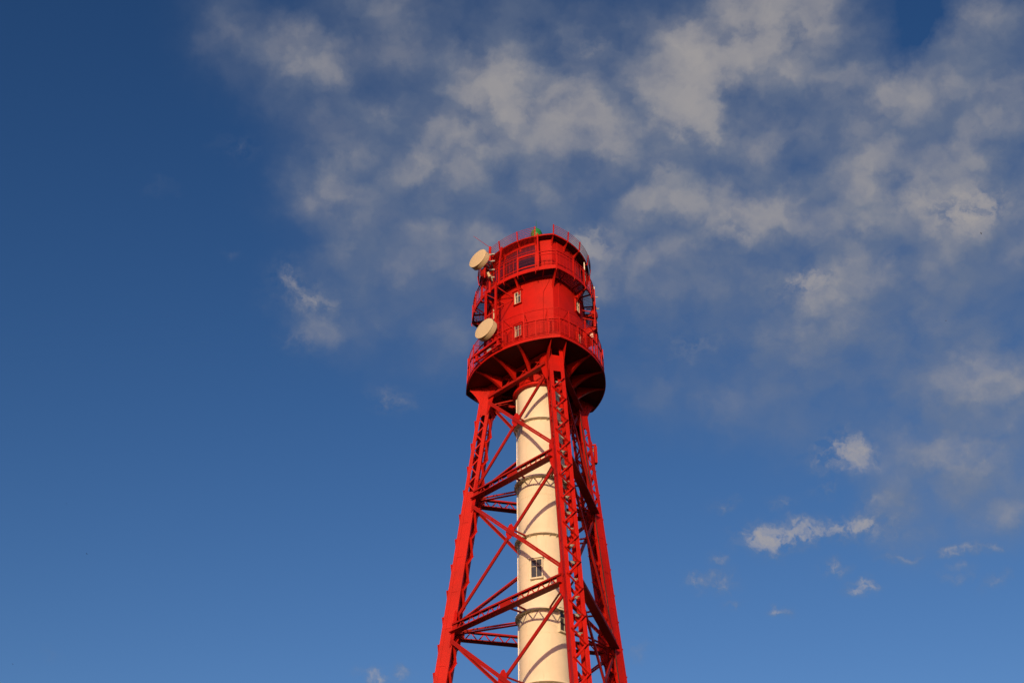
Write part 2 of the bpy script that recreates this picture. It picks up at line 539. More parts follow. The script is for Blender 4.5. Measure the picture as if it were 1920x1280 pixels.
# ---- legs
for k in range(3):
    rel = k * THIRD
    rad, tan = radial(rel), tangent(rel)
    mb = MB()
    hs0, hs1 = 0.0, 51.36
    up = (leg_pt(k, 0, 0, 51) - leg_pt(k, 0, 0, 1)).normalized()
    out_n = (rad - up * rad.dot(up)).normalized()
    CW = .25
    for sr in (-1, 1):
        for st in (-1, 1):
            # corner angle: a flange on the outer/inner face and one on the side face
            mb.bar(leg_pt(k, sr * LD / 2, st * (LW / 2 - CW / 2), hs0), leg_pt(k, sr * LD / 2, st * (LW / 2 - CW / 2), hs1), CW, .03, out_n)
            mb.bar(leg_pt(k, sr * (LD / 2 - .2 / 2 - .015), st * (LW / 2 - .015), hs0), leg_pt(k, sr * (LD / 2 - .2 / 2 - .015), st * (LW / 2 - .015), hs1), .03, .2, out_n)
            # cover strip with a visible edge
            mb.bar(leg_pt(k, sr * (LD / 2 + .02), st * (LW / 2 - .06), hs0), leg_pt(k, sr * (LD / 2 + .02), st * (LW / 2 - .06), hs1), .10, .012, out_n)
    leg = mb.build("tower_leg", M_RED, LH)
    # side webs: solid plates below the upper panel
    for st in (-1, 1):
        w = MB()
        w.bar(leg_pt(k, 0, st * (LW / 2 - .032), 0), leg_pt(k, 0, st * (LW / 2 - .032), H_A + .35), .02, LD - .04, out_n)
        for hz in [x * 2.37 + .8 for x in range(18)]:
            w.bar(leg_pt(k, -LD / 2 + .05, st * (LW / 2 - .006), hz), leg_pt(k, LD / 2 - .05, st * (LW / 2 - .006), hz), .06, .022, tan)
        w.bar(leg_pt(k, 0, st * (LW / 2 - .032), 49.1), leg_pt(k, 0, st * (LW / 2 - .032), 51.36), .02, LD - .04, out_n)
        w.build("side_web", M_RED, leg)
        z = MB()
        h, s, p = H_A + .35, 1, .62
        while h < 49.0:
            z.bar(leg_pt(k, -s * (LD / 2 - .12), st * (LW / 2 - .045), h), leg_pt(k, s * (LD / 2 - .12), st * (LW / 2 - .045), h + p), .09, .02, tan)
            h += p
            s = -s
        z.build("lacing", M_RED, leg)
    # zigzag lacing on the outer and the inner face
    for sr in (-1, 1):
        z = MB()
        h, s, p = .6, 1, .875
        while h + p < 49.3:
            a = leg_pt(k, sr * (LD / 2 + .03), -s * (LW / 2 - .14), h)
            b = leg_pt(k, sr * (LD / 2 + .03), s * (LW / 2 - .14), h + p)
            z.bar(a, b, .12, .018, out_n, ext=.07)
            sd_ = (b - a).normalized().cross(out_n)
            if sd_.z > 0:
                sd_ = -sd_
            z.bar(a + sd_ * .05 + out_n * sr * .075, b + sd_ * .05 + out_n * sr * .075, .018, .15, out_n, ext=.07)
            h += p
            s = -s
        z.build("lacing", M_RED, leg)
    # plate at the head of the leg
    w = MB()
    w.bar(leg_pt(k, LD / 2 - .02, 0, 49.35), leg_pt(k, LD / 2 - .02, 0, 50.75), LW - .1, .02, out_n)
    w.bar(leg_pt(k, -LD / 2 + .02, 0, 49.35), leg_pt(k, -LD / 2 + .02, 0, 51.3), LW - .1, .02, out_n)
    w.build("head_plate", M_RED, leg)
    # rivet rows along the flanges
    rv = MB()
    for st in (-1, 1):
        for q in (-.055, .055):
            h = 18.0
            while h < 50:
                c0 = leg_pt(k, LD / 2 + .026, st * (LW / 2 - .06) + q * .6, h)
                rv.lathe([(.018, 0), (.012, .012)], c0, out_n, 6)
                h += .16
    rv.build("rivet_rows", M_RED, leg)
    # concrete footing
    ft = MB()
    c0 = leg_pt(k, 0, 0, 0)
    ft.bar(c0 + Vector((0, 0, -.5)), c0 + Vector((0, 0, .45)), 2.2, 2.2, rad)
    ft.bar(c0 + Vector((0, 0, .45)), c0 + Vector((0, 0, .75)), 1.7, 1.7, rad)
    ft.build("footing", M_GREY, LH)

# cable ladder inside the front leg
for i in range(18):
    h = 30.4 + i * 1.15
    cl = MB()
    cl.bar(leg_pt(0, -.1, .0, h), leg_pt(0, -.1, .36, h), .06, .04, radial(0))
    cl.bar(leg_pt(0, -.1, .05, h - .06), leg_pt(0, -.1, .25, h - .12), .10, .08, radial(0))
    cl.build("cable_bracket", M_GREY, LH)
cb = MB()
cb.tube([leg_pt(1, -LD / 2 - .06, -LW / 2 - .05, 20 + i) for i in range(31)], .03, 6)
for i in range(15):
    cb.bar(leg_pt(1, -LD / 2 - .05, -LW / 2 - .08, 21 + i * 2), leg_pt(1, -LD / 2 + .05, -LW / 2 + .02, 21 + i * 2), .05, .04)
cb.build("cable", M_DARK, LH)

# ---- stair tube
RT = 1.537
tb = MB()
prof = []
h = 0.0
ci = 0
while h < 50.2:
    r = RT - (.008 if ci % 2 else 0)
    prof += [(r, h), (r, min(h + 2.32, 50.2))]
    h += 2.32
    ci += 1
tb.lathe(prof, n=96)
tube = tb.build("stair_tube", M_CREAM, LH, smooth=True)
seam = MB()
for a in (-58, -6, 46, 98, 150, 202, 254):
    for i, h in enumerate([x * 2.32 for x in range(22)]):
        aa = R(a + (4 if i % 2 else 0))
        n_ = radial(aa)
        seam.bar(pol(RT - .002, aa, h), pol(RT - .002, aa, min(h + 2.32, 50.2)), .11, .014, n_)
seam.build("seam_strap", M_CREAM, tube)
rv = MB()
for i in range(6, 22):
    for dz in (-.05, .05):
        for q in range(72):
            aa = q * 2 * math.pi / 72
            rv.lathe([(.016, 0), (.010, .011)], pol(RT, aa, i * 2.32 + dz), radial(aa), 5)
for a in (-58, -6, 46, 98):
    h = 14.0
    while h < 50:
        i = int(h / 2.32)
        aa = R(a + (4 if i % 2 else 0))
        for q in (-.035, .035):
            rv.lathe([(.015, 0), (.010, .011)], pol(RT + .005, aa + q / RT, h), radial(aa), 5)
        h += .13
rv.build("rivet_rows", M_CREAM, tube)
pi = MB()
pi.tube([pol(RT + .06, R(-104), 0.2), pol(RT + .06, R(-104), 50.0)], .03, 8)
for i in range(20):
    pi.bar(pol(RT - .01, R(-104), 2 + i * 2.4), pol(RT + .09, R(-104), 2 + i * 2.4), .09, .04)
pi.build("drain_pipe", M_WHITE, tube)

crossings = [solve_cross(50.0, 43.6), solve_cross(H_A - .65, H_B + .7), solve_cross(H_B - .7, H_C + .7), solve_cross(H_C - .7, H_D + .7)]
RINGS = [47.37, 42.97, 38.9, 33.9, 29.43, H_C, 18.6, H_D, 6.4]
for h in RINGS:
    rb = MB()
    rb.lathe([(RT - .01, -.02), (1.74, -.02), (1.786, .0), (1.786, .10), (1.74, .12), (RT - .01, .12)], (0, 0, h), n=96, cap=False)
    for q in range(24):
        aa = q * math.pi / 12
        rb.prism([pol(RT - .005, aa, h - .02), pol(1.74, aa, h - .02), pol(RT - .005, aa, h - .16)], tangent(aa) * .02)
    rb.build("ring", M_CREAM, tube, smooth=True)
# collar and the red neck above it
co = MB()
co.lathe([(RT + .002, 49.98), (1.80, 49.98), (1.84, 50.02), (1.84, 50.16), (1.80, 50.2), (RT + .002, 50.2)], n=96, cap=False)
co.lathe([(RT + .02, 50.2), (RT + .02, 51.36)], n=96, cap=False)
co.build("collar", M_RED, tube, smooth=True)


def tube_window(rel, h0, h1, wd):
    rad, tan = radial(rel), tangent(rel)
    o = lambda x, y, z: pol(RT * math.cos(wd / 2 / RT), rel, h0 + y) + tan * x + rad * z
    H = h1 - h0
    wn = MB()      # outer casing: four boards that bridge the curve of the tube
    for s in (-1, 1):
        wn.bar(o(s * (wd / 2 + .022), -.06, .06), o(s * (wd / 2 + .022), H + .06, .06), .044, .2, rad)
    wn.bar(o(-wd / 2, -.03, .06), o(wd / 2, -.03, .06), .06, .2, rad)
    wn.bar(o(-wd / 2, H + .03, .06), o(wd / 2, H + .03, .06), .06, .2, rad)
    w = wn.build("window", M_CREAM, LH)
    fr = MB()
    for s in (-1, 1):
        fr.bar(o(s * (wd / 2 - .014), 0, .125), o(s * (wd / 2 - .014), H, .125), .028, .03, rad)
    fr.bar(o(0, .03, .125), o(0, H - .03, .125), .034, .028, rad)
    for y in (.015, H - .015):
        fr.bar(o(-wd / 2 + .028, y, .125), o(wd / 2 - .028, y, .125), .03, .03, rad)
    fr.bar(o(-wd / 2 + .028, H * .62, .126), o(-.018, H * .62, .126), .03, .026, rad)
    fr.bar(o(.018, H * .62, .126), o(wd / 2 - .028, H * .62, .126), .03, .026, rad)
    fr.build("frame", M_FRAME, w)
    gl = MB()
    gl.bar(o(0, .01, .105), o(0, H - .01, .105), wd - .02, .008, rad)
    gl.build("pane", M_GLASS, w)
    hd = MB()
    hd.bar(o(-wd / 2 - .12, H + .08, .1), o(wd / 2 + .12, H + .08, .1), .035, .3, rad)
    hd.build("hood", M_CREAM, w)
    si = MB()
    si.bar(o(-wd / 2 - .06, -.08, .09), o(wd / 2 + .06, -.08, .09), .035, .24, rad)
    si.build("sill", M_CREAM, w)
    return w


tube_window(R(-31), 35.98, 37.17, .70)
tube_window(R(29.5), 32.65, 33.98, .70)
tube_window(R(150), 39.0, 40.15, .70)

# ---- bracing on the three faces
LEVELS = [H_A, H_B, H_C, H_D]
for k in range(3):
    k2 = (k + 1) % 3
    ml = k * THIRD + THIRD / 2
    fn = radial(ml)                                     # outward normal of the face
    ft_ = tangent(ml)

    def P1(h, ro=-LD / 2 + .12):
        return leg_pt(k, ro, LW / 2, h)

    def P2(h, ro=-LD / 2 + .12):
        return leg_pt(k2, ro, -LW / 2, h)

    # lattice girders
    for h in LEVELS:
        GH, GW = .60, .24
        mb = MB()
        for dz, gw, fh in ((-GH / 2, .52, .035), (GH / 2, .24, .09)):
            a, b = P1(h + dz), P2(h + dz)
            mb.bar(a, b, gw, .022, (0, 0, 1))
            for s in (-1, 1):
                q = fn * (s * (gw / 2 - .011))
                dd = Vector((0, 0, -math.copysign(fh / 2 + .011, dz)))
                mb.bar(a + q + dd, b + q + dd, .022, fh, (0, 0, 1))
        gd = mb.build("lattice_girder", M_RED2, LH)
        lz = MB()
        a, b = P1(h), P2(h)
        L = (b - a).length
        n = max(6, int(round(L / .42)))
        for i in range(n):
            if abs(i + .5 - n / 2) < 1.1 or i < 1 or i >= n - 1:
                continue
            z0, z1 = (-1, 1) if i % 2 else (1, -1)
            p = a.lerp(b, i / n) + Vector((0, 0, z0 * (GH / 2 - .03)))
            q = a.lerp(b, (i + 1) / n) + Vector((0, 0, z1 * (GH / 2 - .03)))
            lz.bar(p + fn * (.008 if i % 2 else -.008), q + fn * (.008 if i % 2 else -.008), .08, .014, fn)
            if i == n // 2 - 1 or i == n - 2 or (lz.v and i == int(n / 2 - 1.1 - .5)):
                lz.build("lacing", M_RED2, gd)
                lz = MB()
        if lz.v:
            lz.build("lacing", M_RED2, gd)
        for (u0, u1) in ((.5 - 1.1 / n, .5 + 1.1 / n), (0.002, 1.05 / n), (1 - 1.05 / n, .998)):
            pl = MB()
            pl.bar(a.lerp(b, u0), a.lerp(b, u1), GH - .03, .012, fn)
            pl.build("web_plate", M_RED2, gd)
        # tie from the girder to the ring round the tube
        mid = (a + b) / 2
        for s in (-1, 1):
            ts = MB()
            ts.bar(mid - fn * (GW / 2) + ft_ * (s * .35) + Vector((0, 0, .05)), pol(1.76, ml, h + .05) + ft_ * (s * .2), .09, .09)
            ts.build("tie_strut", M_RED2, LH)
    # X braces
    spans = [(50.05, 43.75), (H_A - .75, H_B + .8), (H_B - .75, H_C + .8), (H_C - .75, H_D + .8), (H_D - .75, .9)]
    for (hu, hl) in spans:
        ends = []
        for (pa, pb, o_) in ((P1(hu), P2(hl), .0), (P2(hu), P1(hl), -.20)):
            mb = MB()
            inn = fn * o_
            nface = (P1(hl) - P1(hu)).cross(P2(hl) - P1(hu)).normalized()
            ax = (pb - pa).normalized()
            side = ax.cross(nface).normalized()
            for s in (-1, 1):
                mb.bar(pa + inn + side * (s * .0625), pb + inn + side * (s * .0625), .117, .035, nface)
                mb.bar(pa + inn + side * (s * .03) - nface * math.copysign(.07, nface.dot(fn)), pb + inn + side * (s * .03) - nface * math.copysign(.07, nface.dot(fn)), .022, .105, nface)
            Lb = (pb - pa).length
            nb = int(Lb / 1.3)
            for i in range(1, nb):
                c0 = pa.lerp(pb, i / nb) + inn
                mb.bar(c0 - ax * .09, c0 + ax * .09, .05, .022, nface)
            mb.build("diagonal_brace", M_RED2, LH)
            ends.append((pa, pb, ax, side, nface))
        # gusset at the crossing, and its tie to the ring
        (pa, pb, ax, side, nf) = ends[0]
        ax2 = ends[1][2]
        t_ = P1(hu).lerp(P2(hl), 0)
        wa, wb = (P2(hu) - P1(hu)).length, (P2(hl) - P1(hl)).length
        u = wa / (wa + wb)
        cx = pa.lerp(pb, u)
        gp = MB()
        nn = nf * math.copysign(1, nf.dot(fn))
        cxo = cx - nn * .075
        vert = (pb + ends[1][1] - pa - ends[1][0]).normalized()
        gp.prism([cxo + ft_ * .10 + vert * -.52, cxo - ft_ * .10 + vert * -.52, cxo - ft_ * .36 + vert * -.16, cxo - ft_ * .36 + vert * .10,
                  cxo - ft_ * .10 + vert * .52, cxo + ft_ * .10 + vert * .52, cxo + ft_ * .36 + vert * .16, cxo + ft_ * .36 + vert * -.10], nn * .022)
        gp.build("gusset_plate", M_RED, LH)
        for s in (-1, 1):
            ts = MB()
            ts.bar(cxo - nn * .02 + ft_ * (s * .3), pol(1.74, ml, cx.z + .02) + ft_ * (s * .22), .08, .09)
            ts.build("tie_strut", M_RED2, LH)
    # gussets on the legs
    for (kk, st, sg) in ((k, 1, 1), (k2, -1, -1)):
        for h in LEVELS:
            gp = MB()
            ro = -LD / 2 + .12
            f = lambda x, y: leg_pt(kk, ro, st * (LW / 2), h + y) + ft_ * (sg * x)
            gp.prism([f(-.02, 1.15), f(.06, 1.15), f(.27, .75), f(.27, -.75), f(.06, -1.2), f(-.02, -1.2)], fn * .024)
            gp.build("gusset_plate", M_RED, LH)
        gp = MB()
        f = lambda x, y: leg_pt(kk, -LD / 2 + .12, st * (LW / 2), 50.1 + y) + ft_ * (sg * x)
        gp.prism([f(-.02, 1.2), f(.5, 1.2), f(.5, .4), f(.36, -.3), f(.10, -1.0), f(-.02, -1.0)], fn * .024)
        gp.build("gusset_plate", M_RED, LH)
# radial struts from the legs to the tube rings
for k in range(3):
    for h in LEVELS + [50.1]:
        for s in (-1, 1):
            mb = MB()
            mb.bar(leg_pt(k, -LD / 2, s * .16, h - .1), pol(1.72, k * THIRD, h + .03) + tangent(k * THIRD) * (s * .16), .08, .1)
            mb.build("radial_strut", M_RED2, LH)

# ---- under the lower gallery: girder frame and curved brackets
ZL = 51.40                                            # underside of the lower gallery
LO = (5.25, 4.42)
UP = (4.92, 4.06)
ZU = 57.55
WALL = (3.9, 3.2)
ROOF = (4.40, 3.70)
ZR = 61.02
for k in range(3):
    k2 = (k + 1) % 3
    ml = k * THIRD + THIRD / 2
    fn = radial(ml)
    mb = MB()
    a, b = leg_pt(k, -LD / 2 + .1, LW / 2, 50.42), leg_pt(k2, -LD / 2 + .1, -LW / 2, 50.42)
    mb.bar(a, b, .34, .20, (0, 0, 1))
    a2, b2 = a + Vector((0, 0, .86)), b + Vector((0, 0, .86))
    mb.bar(a2, b2, .24, .10, (0, 0, 1))
    fr = mb.build("support_girder", M_RED2, LH)
    xl = MB()
    for i in range(4):
        p, q = a.lerp(b, i / 4 + .03), a.lerp(b, (i + 1) / 4 - .03)
        xl.bar(p + Vector((0, 0, .12)), q + Vector((0, 0, .80)), .07, .03, fn)
        xl.bar(q + Vector((0, 0, .12)) - fn * .035, p + Vector((0, 0, .80)) - fn * .035, .07, .03, fn)
    xl.build("lacing", M_RED, fr)
    for i, az in ((1, R(33)), (2, R(60)), (3, R(87))):
        base = a.lerp(b, i / 4)
        tip = pp(off(LO, -.06), k * THIRD + az, ZL)
        root = Vector((base.x, base.y, 50.35)) + fn * .1
        dirh = Vector((tip.x - root.x, tip.y - root.y, 0))
        L = dirh.length
        dirh.normalize()
        low, high = [], []
        for j in range(15):
            u = j / 14
            dep = .97 * (1 - u) ** 1.9 + .06
            p = root + dirh * (L * u)
            low.append(Vector((p.x, p.y, ZL - .004 - dep)))
            high.append(Vector((p.x, p.y, ZL - .004)))
        rb = MB()
        s_ = dirh.cross(Vector((0, 0, 1)))
        rb.strip(low, high, s_ * .03)
        br = rb.build("bracket", M_RED, LH)
        fl = MB()
        w = .24
        for j in range(14):
            d_ = (low[j + 1] - low[j]).normalized()
            nrm = s_.cross(d_)
            fl.bar(low[j] - nrm * .012, low[j + 1] - nrm * .012, w, .02, nrm)
            w -= .006
        fl.build("flange", M_RED, br)
    # corner brackets above each leg
    rel = k * THIRD
    for st in (-1, 1):
        low, high = [], []
        for j in range(15):
            u = j / 14
            ro_h = 49.55 + (ZL - .1 - 49.55) * u ** .55
            r0 = leg_r(50.5) + LD / 2
            r = r0 - .06 + (4.95 - r0) * u
            dep = (ZL - .004) - ro_h
            p = pol(r, rel, 0) + tangent(rel) * (st * (LW / 2 + .012))
            low.append(Vector((p.x, p.y, ro_h)))
            high.append(Vector((p.x, p.y, ZL - .004)))
        rb = MB()
        rb.strip(low, high, tangent(rel) * .028)
        rb.build("bracket", M_RED, LH)

# ---- decks
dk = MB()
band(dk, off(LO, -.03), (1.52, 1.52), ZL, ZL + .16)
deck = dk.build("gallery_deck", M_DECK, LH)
fa = MB()
band(fa, LO, off(LO, -.027), ZL - .03, ZL + .20)
band(fa, off(LO, .04), off(LO, -.027), ZL - .055, ZL - .032)
band(fa, off(LO, .035), off(LO, -.027), ZL + .202, ZL + .222)
fa.build("fascia", M_RED, deck)

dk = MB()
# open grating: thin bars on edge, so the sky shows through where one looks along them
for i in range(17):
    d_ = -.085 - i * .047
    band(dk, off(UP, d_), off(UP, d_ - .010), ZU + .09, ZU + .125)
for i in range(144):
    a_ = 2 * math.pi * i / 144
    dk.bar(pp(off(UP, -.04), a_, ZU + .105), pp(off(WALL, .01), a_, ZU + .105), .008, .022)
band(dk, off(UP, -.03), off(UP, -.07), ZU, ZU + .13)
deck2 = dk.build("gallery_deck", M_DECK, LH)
fa = MB()
band(fa, UP, off(UP, -.027), ZU - .03, ZU + .18)
band(fa, off(UP, .04), off(UP, -.027), ZU - .055, ZU - .032)
fa.build("fascia", M_RED, deck2)
fb = MB()
for k in range(3):
    for j in range(6):
        a_ = k * THIRD + R(10 + 20 * j)
        fb.bar(pp(off(WALL, .01), a_, ZU + .03), pp(off(UP, -.04), a_, ZU + .03), .05, .09)
band(fb, off(WALL, .07), off(WALL, .004), ZU - .08, ZU - .004)
fb.build("joist", M_RED, deck2)


def curved_bracket(outer, inner, rel, zt, depth, mat=M_RED, wd=.035, fl=.13, curl=.06):
    ro, ri = plan_r(*outer, rel), plan_r(*inner, rel)
    rad, tan = radial(rel), tangent(rel)
    low, high = [], []
    for j in range(13):
        u = j / 12
        p = pol(ri + .004 + (ro - ri - .004) * u, rel, 0)
        dep = depth * (1 - u) ** 1.8 + curl
        low.append(Vector((p.x, p.y, zt - dep)))
        high.append(Vector((p.x, p.y, zt)))
    mb = MB()
    mb.strip(low, high, tan * wd)
    b = mb.build("bracket", mat, LH)
    f = MB()
    for j in range(12):
        d_ = (low[j + 1] - low[j]).normalized()
        nrm = tan.cross(d_)
        if nrm.z > 0:
            nrm = -nrm
        f.bar(low[j] + nrm * .01, low[j + 1] + nrm * .01, fl, .018, nrm)
    f.bar(pol(ri + .02, rel, zt - depth - .14), pol(ri + .02, rel, zt - .02), fl, .03, rad)
    f.build("flange", mat, b)
    return b


for k in range(3):
    for az in (0, 38, 82):
        curved_bracket(off(UP, -.03), WALL, k * THIRD + R(az), ZU - .004, .78)
    for az in (0, 17, 36, 60, 84, 103):
        curved_bracket(off(ROOF, .02), WALL, k * THIRD + R(az), ZR - .004, .42, wd=.03, fl=.10)

# ---- the house
wl = MB()
N = 240
vs, fs = [], []
zs = [ZL + .16, 54.2, ZU, ZU + .14, 59.5, ZR]
for z in zs:
    for i in range(N):
        a = 2 * math.pi * i / N
        vs.append(pp(WALL, a, z))
for j in range(len(zs) - 1):
    for i in range(N):
        fs.append((j * N + i, j * N + (i + 1) % N, (j + 1) * N + (i + 1) % N, (j + 1) * N + i))
wl.add(vs, fs)
house = wl.build("house_wall", M_RED, LH, smooth=True)
sm = MB()
for k in range(3):
    for az in (20.5, 60, 99.5):
        a_ = k * THIRD + R(az - 14)
        sm.bar(pp(off(WALL, .001), a_, ZL + .2), pp(off(WALL, .001), a_, ZR - .05), .10, .010, radial(a_))
band(sm, off(WALL, .010), off(WALL, -.01), 54.35, 54.43)
sm.build("seam_strap", M_RED, house)


def wall_frame(rel, h):
    """local frame on the house wall: point, outward normal, tangent"""
    e = .01
    p = pp(WALL, rel, h)
    t = (pp(WALL, rel + e, h) - pp(WALL, rel - e, h)).normalized()
    n = Vector((t.y, -t.x, 0))
    if n.dot(radial(rel)) < 0:
        n = -n
    return p, n, t


def house_window(rel, h0, blind=True):
    p, n, t = wall_frame(rel, h0)
    wd, H = .52, .98
    o = lambda x, y, z: p + t * x + Vector((0, 0, y)) + n * z
    cs = MB()
    for s in (-1, 1):
        cs.bar(o(s * (wd / 2 + .035), -.07, .03), o(s * (wd / 2 + .035), H + .07, .03), .07, .12, n)
    cs.bar(o(-wd / 2, -.035, .03), o(wd / 2, -.035, .03), .07, .12, n)
    cs.bar(o(-wd / 2, H + .035, .03), o(wd / 2, H + .035, .03), .07, .12, n)
    w = cs.build("window", M_RED, LH)
    hd = MB()
    hd.bar(o(-wd / 2 - .14, H + .085, .075), o(wd / 2 + .14, H + .085, .075), .03, .19, n)
    hd.build("hood", M_RED, w)
    si = MB()
    si.bar(o(-wd / 2 - .08, -.085, .07), o(wd / 2 + .08, -.085, .07), .03, .17, n)
    si.build("sill", M_RED, w)
    fr = MB()
    fr.bar(o(-wd / 2 + .03, 0, .04), o(-wd / 2 + .03, H, .04), .06, .05, n)
    fr.bar(o(wd / 2 - .015, 0, .04), o(wd / 2 - .015, H, .04), .03, .05, n)
    fr.bar(o(.01, .03, .04), o(.01, H - .03, .04), .045, .045, n)
    for y in (.02, H - .015):
        fr.bar(o(-wd / 2 + .06, y, .04), o(wd / 2 - .03, y, .04), .036, .05, n)
    fr.bar(o(-wd / 2 + .06, H * .64, .041), o(-.013, H * .64, .041), .04, .04, n)
    fr.bar(o(.033, H * .64, .041), o(wd / 2 - .03, H * .64, .041), .04, .04, n)
    fr.build("frame", M_FRAME, w)
    gl = MB()
    gl.bar(o(0, .01, .022), o(0, H - .01, .022), wd - .02, .008, n)
    gl.build("pane", M_GLASS, w)
    if blind:
        bl = MB()
        bl.bar(o(-.17, .05, .029), o(-.17, H * .60, .029), .06, .004, n)
        bl.build("blind", M_DISH, w)
    return w


for k in range(3):
    for az in (40, 80):
        for h in (55.87, 53.0):
            house_window(k * THIRD + R(az), h)

# lantern glazing behind the cage
lg = MB()
band(lg, off(WALL, .016), off(WALL, -.01), ZU + .16, 60.68, R(-100), R(-17.5))
lan = lg.build("lantern_glazing", M_LANTERN, LH)
lf = MB()
band(lf, off(WALL, .05), off(WALL, -.01), 60.68, 60.76, R(-101), R(-16.5))
for a in (-100.5, -84, -62, -40, -17):
    lf.bar(pp(off(WALL, .02), R(a), ZU + .15), pp(off(WALL, .02), R(a), 60.68), .05, .05, radial(R(a)))
lf.build("frame", M_RED, lan)

# roof
rf = MB()
band(rf, ROOF, off(ROOF, -.03), ZR, ZR + .10)
N = 144
vs = [pp(off(ROOF, .02), 2 * math.pi * i / N, ZR + .104) for i in range(N)] + \
     [pp((1.0, .9), 2 * math.pi * i / N, 63.35) for i in range(N)]
fs = [(i, (i + 1) % N, N + (i + 1) % N, N + i) for i in range(N)] + [tuple(range(N, 2 * N))]
rf.add(vs, fs)
roof = rf.build("roof", M_RED, LH)
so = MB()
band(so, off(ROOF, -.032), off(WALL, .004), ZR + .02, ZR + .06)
so.build("soffit", M_DECK, roof)  # dark colour carries the shade under the roof edge
fin = MB()
fin.lathe([(.27, 63.3), (.25, 64.4), (.31, 64.5), (.38, 64.64), (.405, 64.78)], n=32)
fin.lathe([(.41, 64.78), (.43, 64.80), (.43, 64.86), (.41, 64.88)], n=40)
prof = [(.405 * math.cos(a), 64.88 + .48 * math.sin(a)) for a in [R(6 * i) for i in range(15)]] + [(.06, 65.36), (.05, 65.44), (.02, 65.48)]
fin.lathe(prof, n=40)
ball = fin.build("ventilator_ball", M_GREEN, LH, smooth=True)
lr = MB()
lr.tube([(0, 0, 65.46), (0, 0, 66.25)], [.022, .010], 6)
lr.build("lightning_rod", M_GREEN, ball)
# roof railing: short posts on the bracket ends, thin wires between
rp = [0, 17, 36, 60, 84, 103]
rails = MB()
rr = off(ROOF, .05)


def roof_post_top(rel, h):
    return pol(plan_r(*rr, rel) + .10 * (h / .75), rel, ZR + .02 + h)


gaps = [(R(-17), R(0))]
for j, hh in enumerate((.16, .30, .44, .58, .72)):
    i0 = R(0)
    i1 = R(343)
    n = 150
    pts = [roof_post_top(i0 + (i1 - i0) * i / n, hh) for i in range(n + 1)]
    rails.tube(pts, .016, 6)
rw = rails.build("roof_railing", M_RED, LH)
for k in range(3):
    for az in rp:
        a_ = k * THIRD + R(az)
        po = MB()
        po.bar(roof_post_top(a_, -.12), roof_post_top(a_, .78), .07, .06, radial(a_))
        for hh in (.16, .30, .44, .58, .72):
            c0 = roof_post_top(a_, hh)
            po.bar(c0 - tangent(a_) * .05, c0 + tangent(a_) * .05, .03, .08, radial(a_))
        po.build("post", M_RED, rw)


# ---- railings
def rail_curve(mb, rm, z, r, a0, a1, step=R(2.0)):
    n = max(2, int((a1 - a0) / step))
    mb.tube([pp(rm, a0 + (a1 - a0) * i / n, z) for i in range(n + 1)], r, 6)


def arc_positions(rm, spacing, a0=0.0, a1=2 * math.pi):
    """azimuths spaced evenly along the outline"""
    n = 1440
    pts, acc, res, last = None, 0.0, [a0], None
    for i in range(n + 1):
        a = a0 + (a1 - a0) * i / n
        p = pp(rm, a, 0)
        if last is not None:
            acc += (p - last).length
            if acc >= spacing:
                res.append(a)
                acc = 0.0
        last = p
    return res


ER = off(LO, -.05)
rl = MB()
zt, zm, zk = ZL + 1.58, ZL + .85, ZL + .42
band(rl, off(ER, .035), off(ER, -.035), zt - .03, zt + .03)
band(rl, off(ER, .02), off(ER, -.02), ZL + .40, ZL + .44)
band(rl, off(ER, .008), off(ER, -.008), ZL + .225, ZL + .33)
for a in arc_positions(ER, .36):
    rl.bar(pp(ER, a, ZL + .2), pp(ER, a, zt - .03), .022, .022, radial(a))
lo_rail = rl.build("railing", M_RED, LH)
net_top = ZL + 2.48
for k in range(3):
    for az in (8.3, 27.5, 48, 72, 92.5, 111.7):
        a_ = k * THIRD + R(az)
        po = MB()
        po.bar(pp(ER, a_, ZL + .0), pp(ER, a_, net_top), .075, .075, radial(a_))
        po.build("post", M_RED, lo_rail)
        st_ = MB()
        w_in, t_in = pp(off(WALL, .02), a_, net_top - .02), pp(off(ER, -.05), a_, net_top - .02)
        st_.bar(w_in, t_in, .035, .035)
        st_.build("stay", M_RED, lo_rail)
    for az in (0, 17.5, 37.5, 60, 82.5, 102.5):
        a_ = k * THIRD + R(az)
        po = MB()
        po.bar(pp(off(ER, .02), a_, ZL), pp(off(ER, .02), a_, zt), .055, .055, radial(a_))
        po.build("post", M_RED, lo_rail)
nt = MB()
NR = off(LO, -.11)
for a in arc_positions(NR, .085):
    nt.bar(pp(NR, a, ZL + .2), pp(NR, a, net_top), .013, .013, radial(a))
band(nt, off(NR, .03), off(NR, -.0), net_top - .02, net_top + .02)
for z in (ZL + .7, ZL + 1.2, ZL + 1.9):
    band(nt, off(NR, .006), off(NR, -.006), z, z + .012)
nt.build("bar_screen", M_RED, LH)

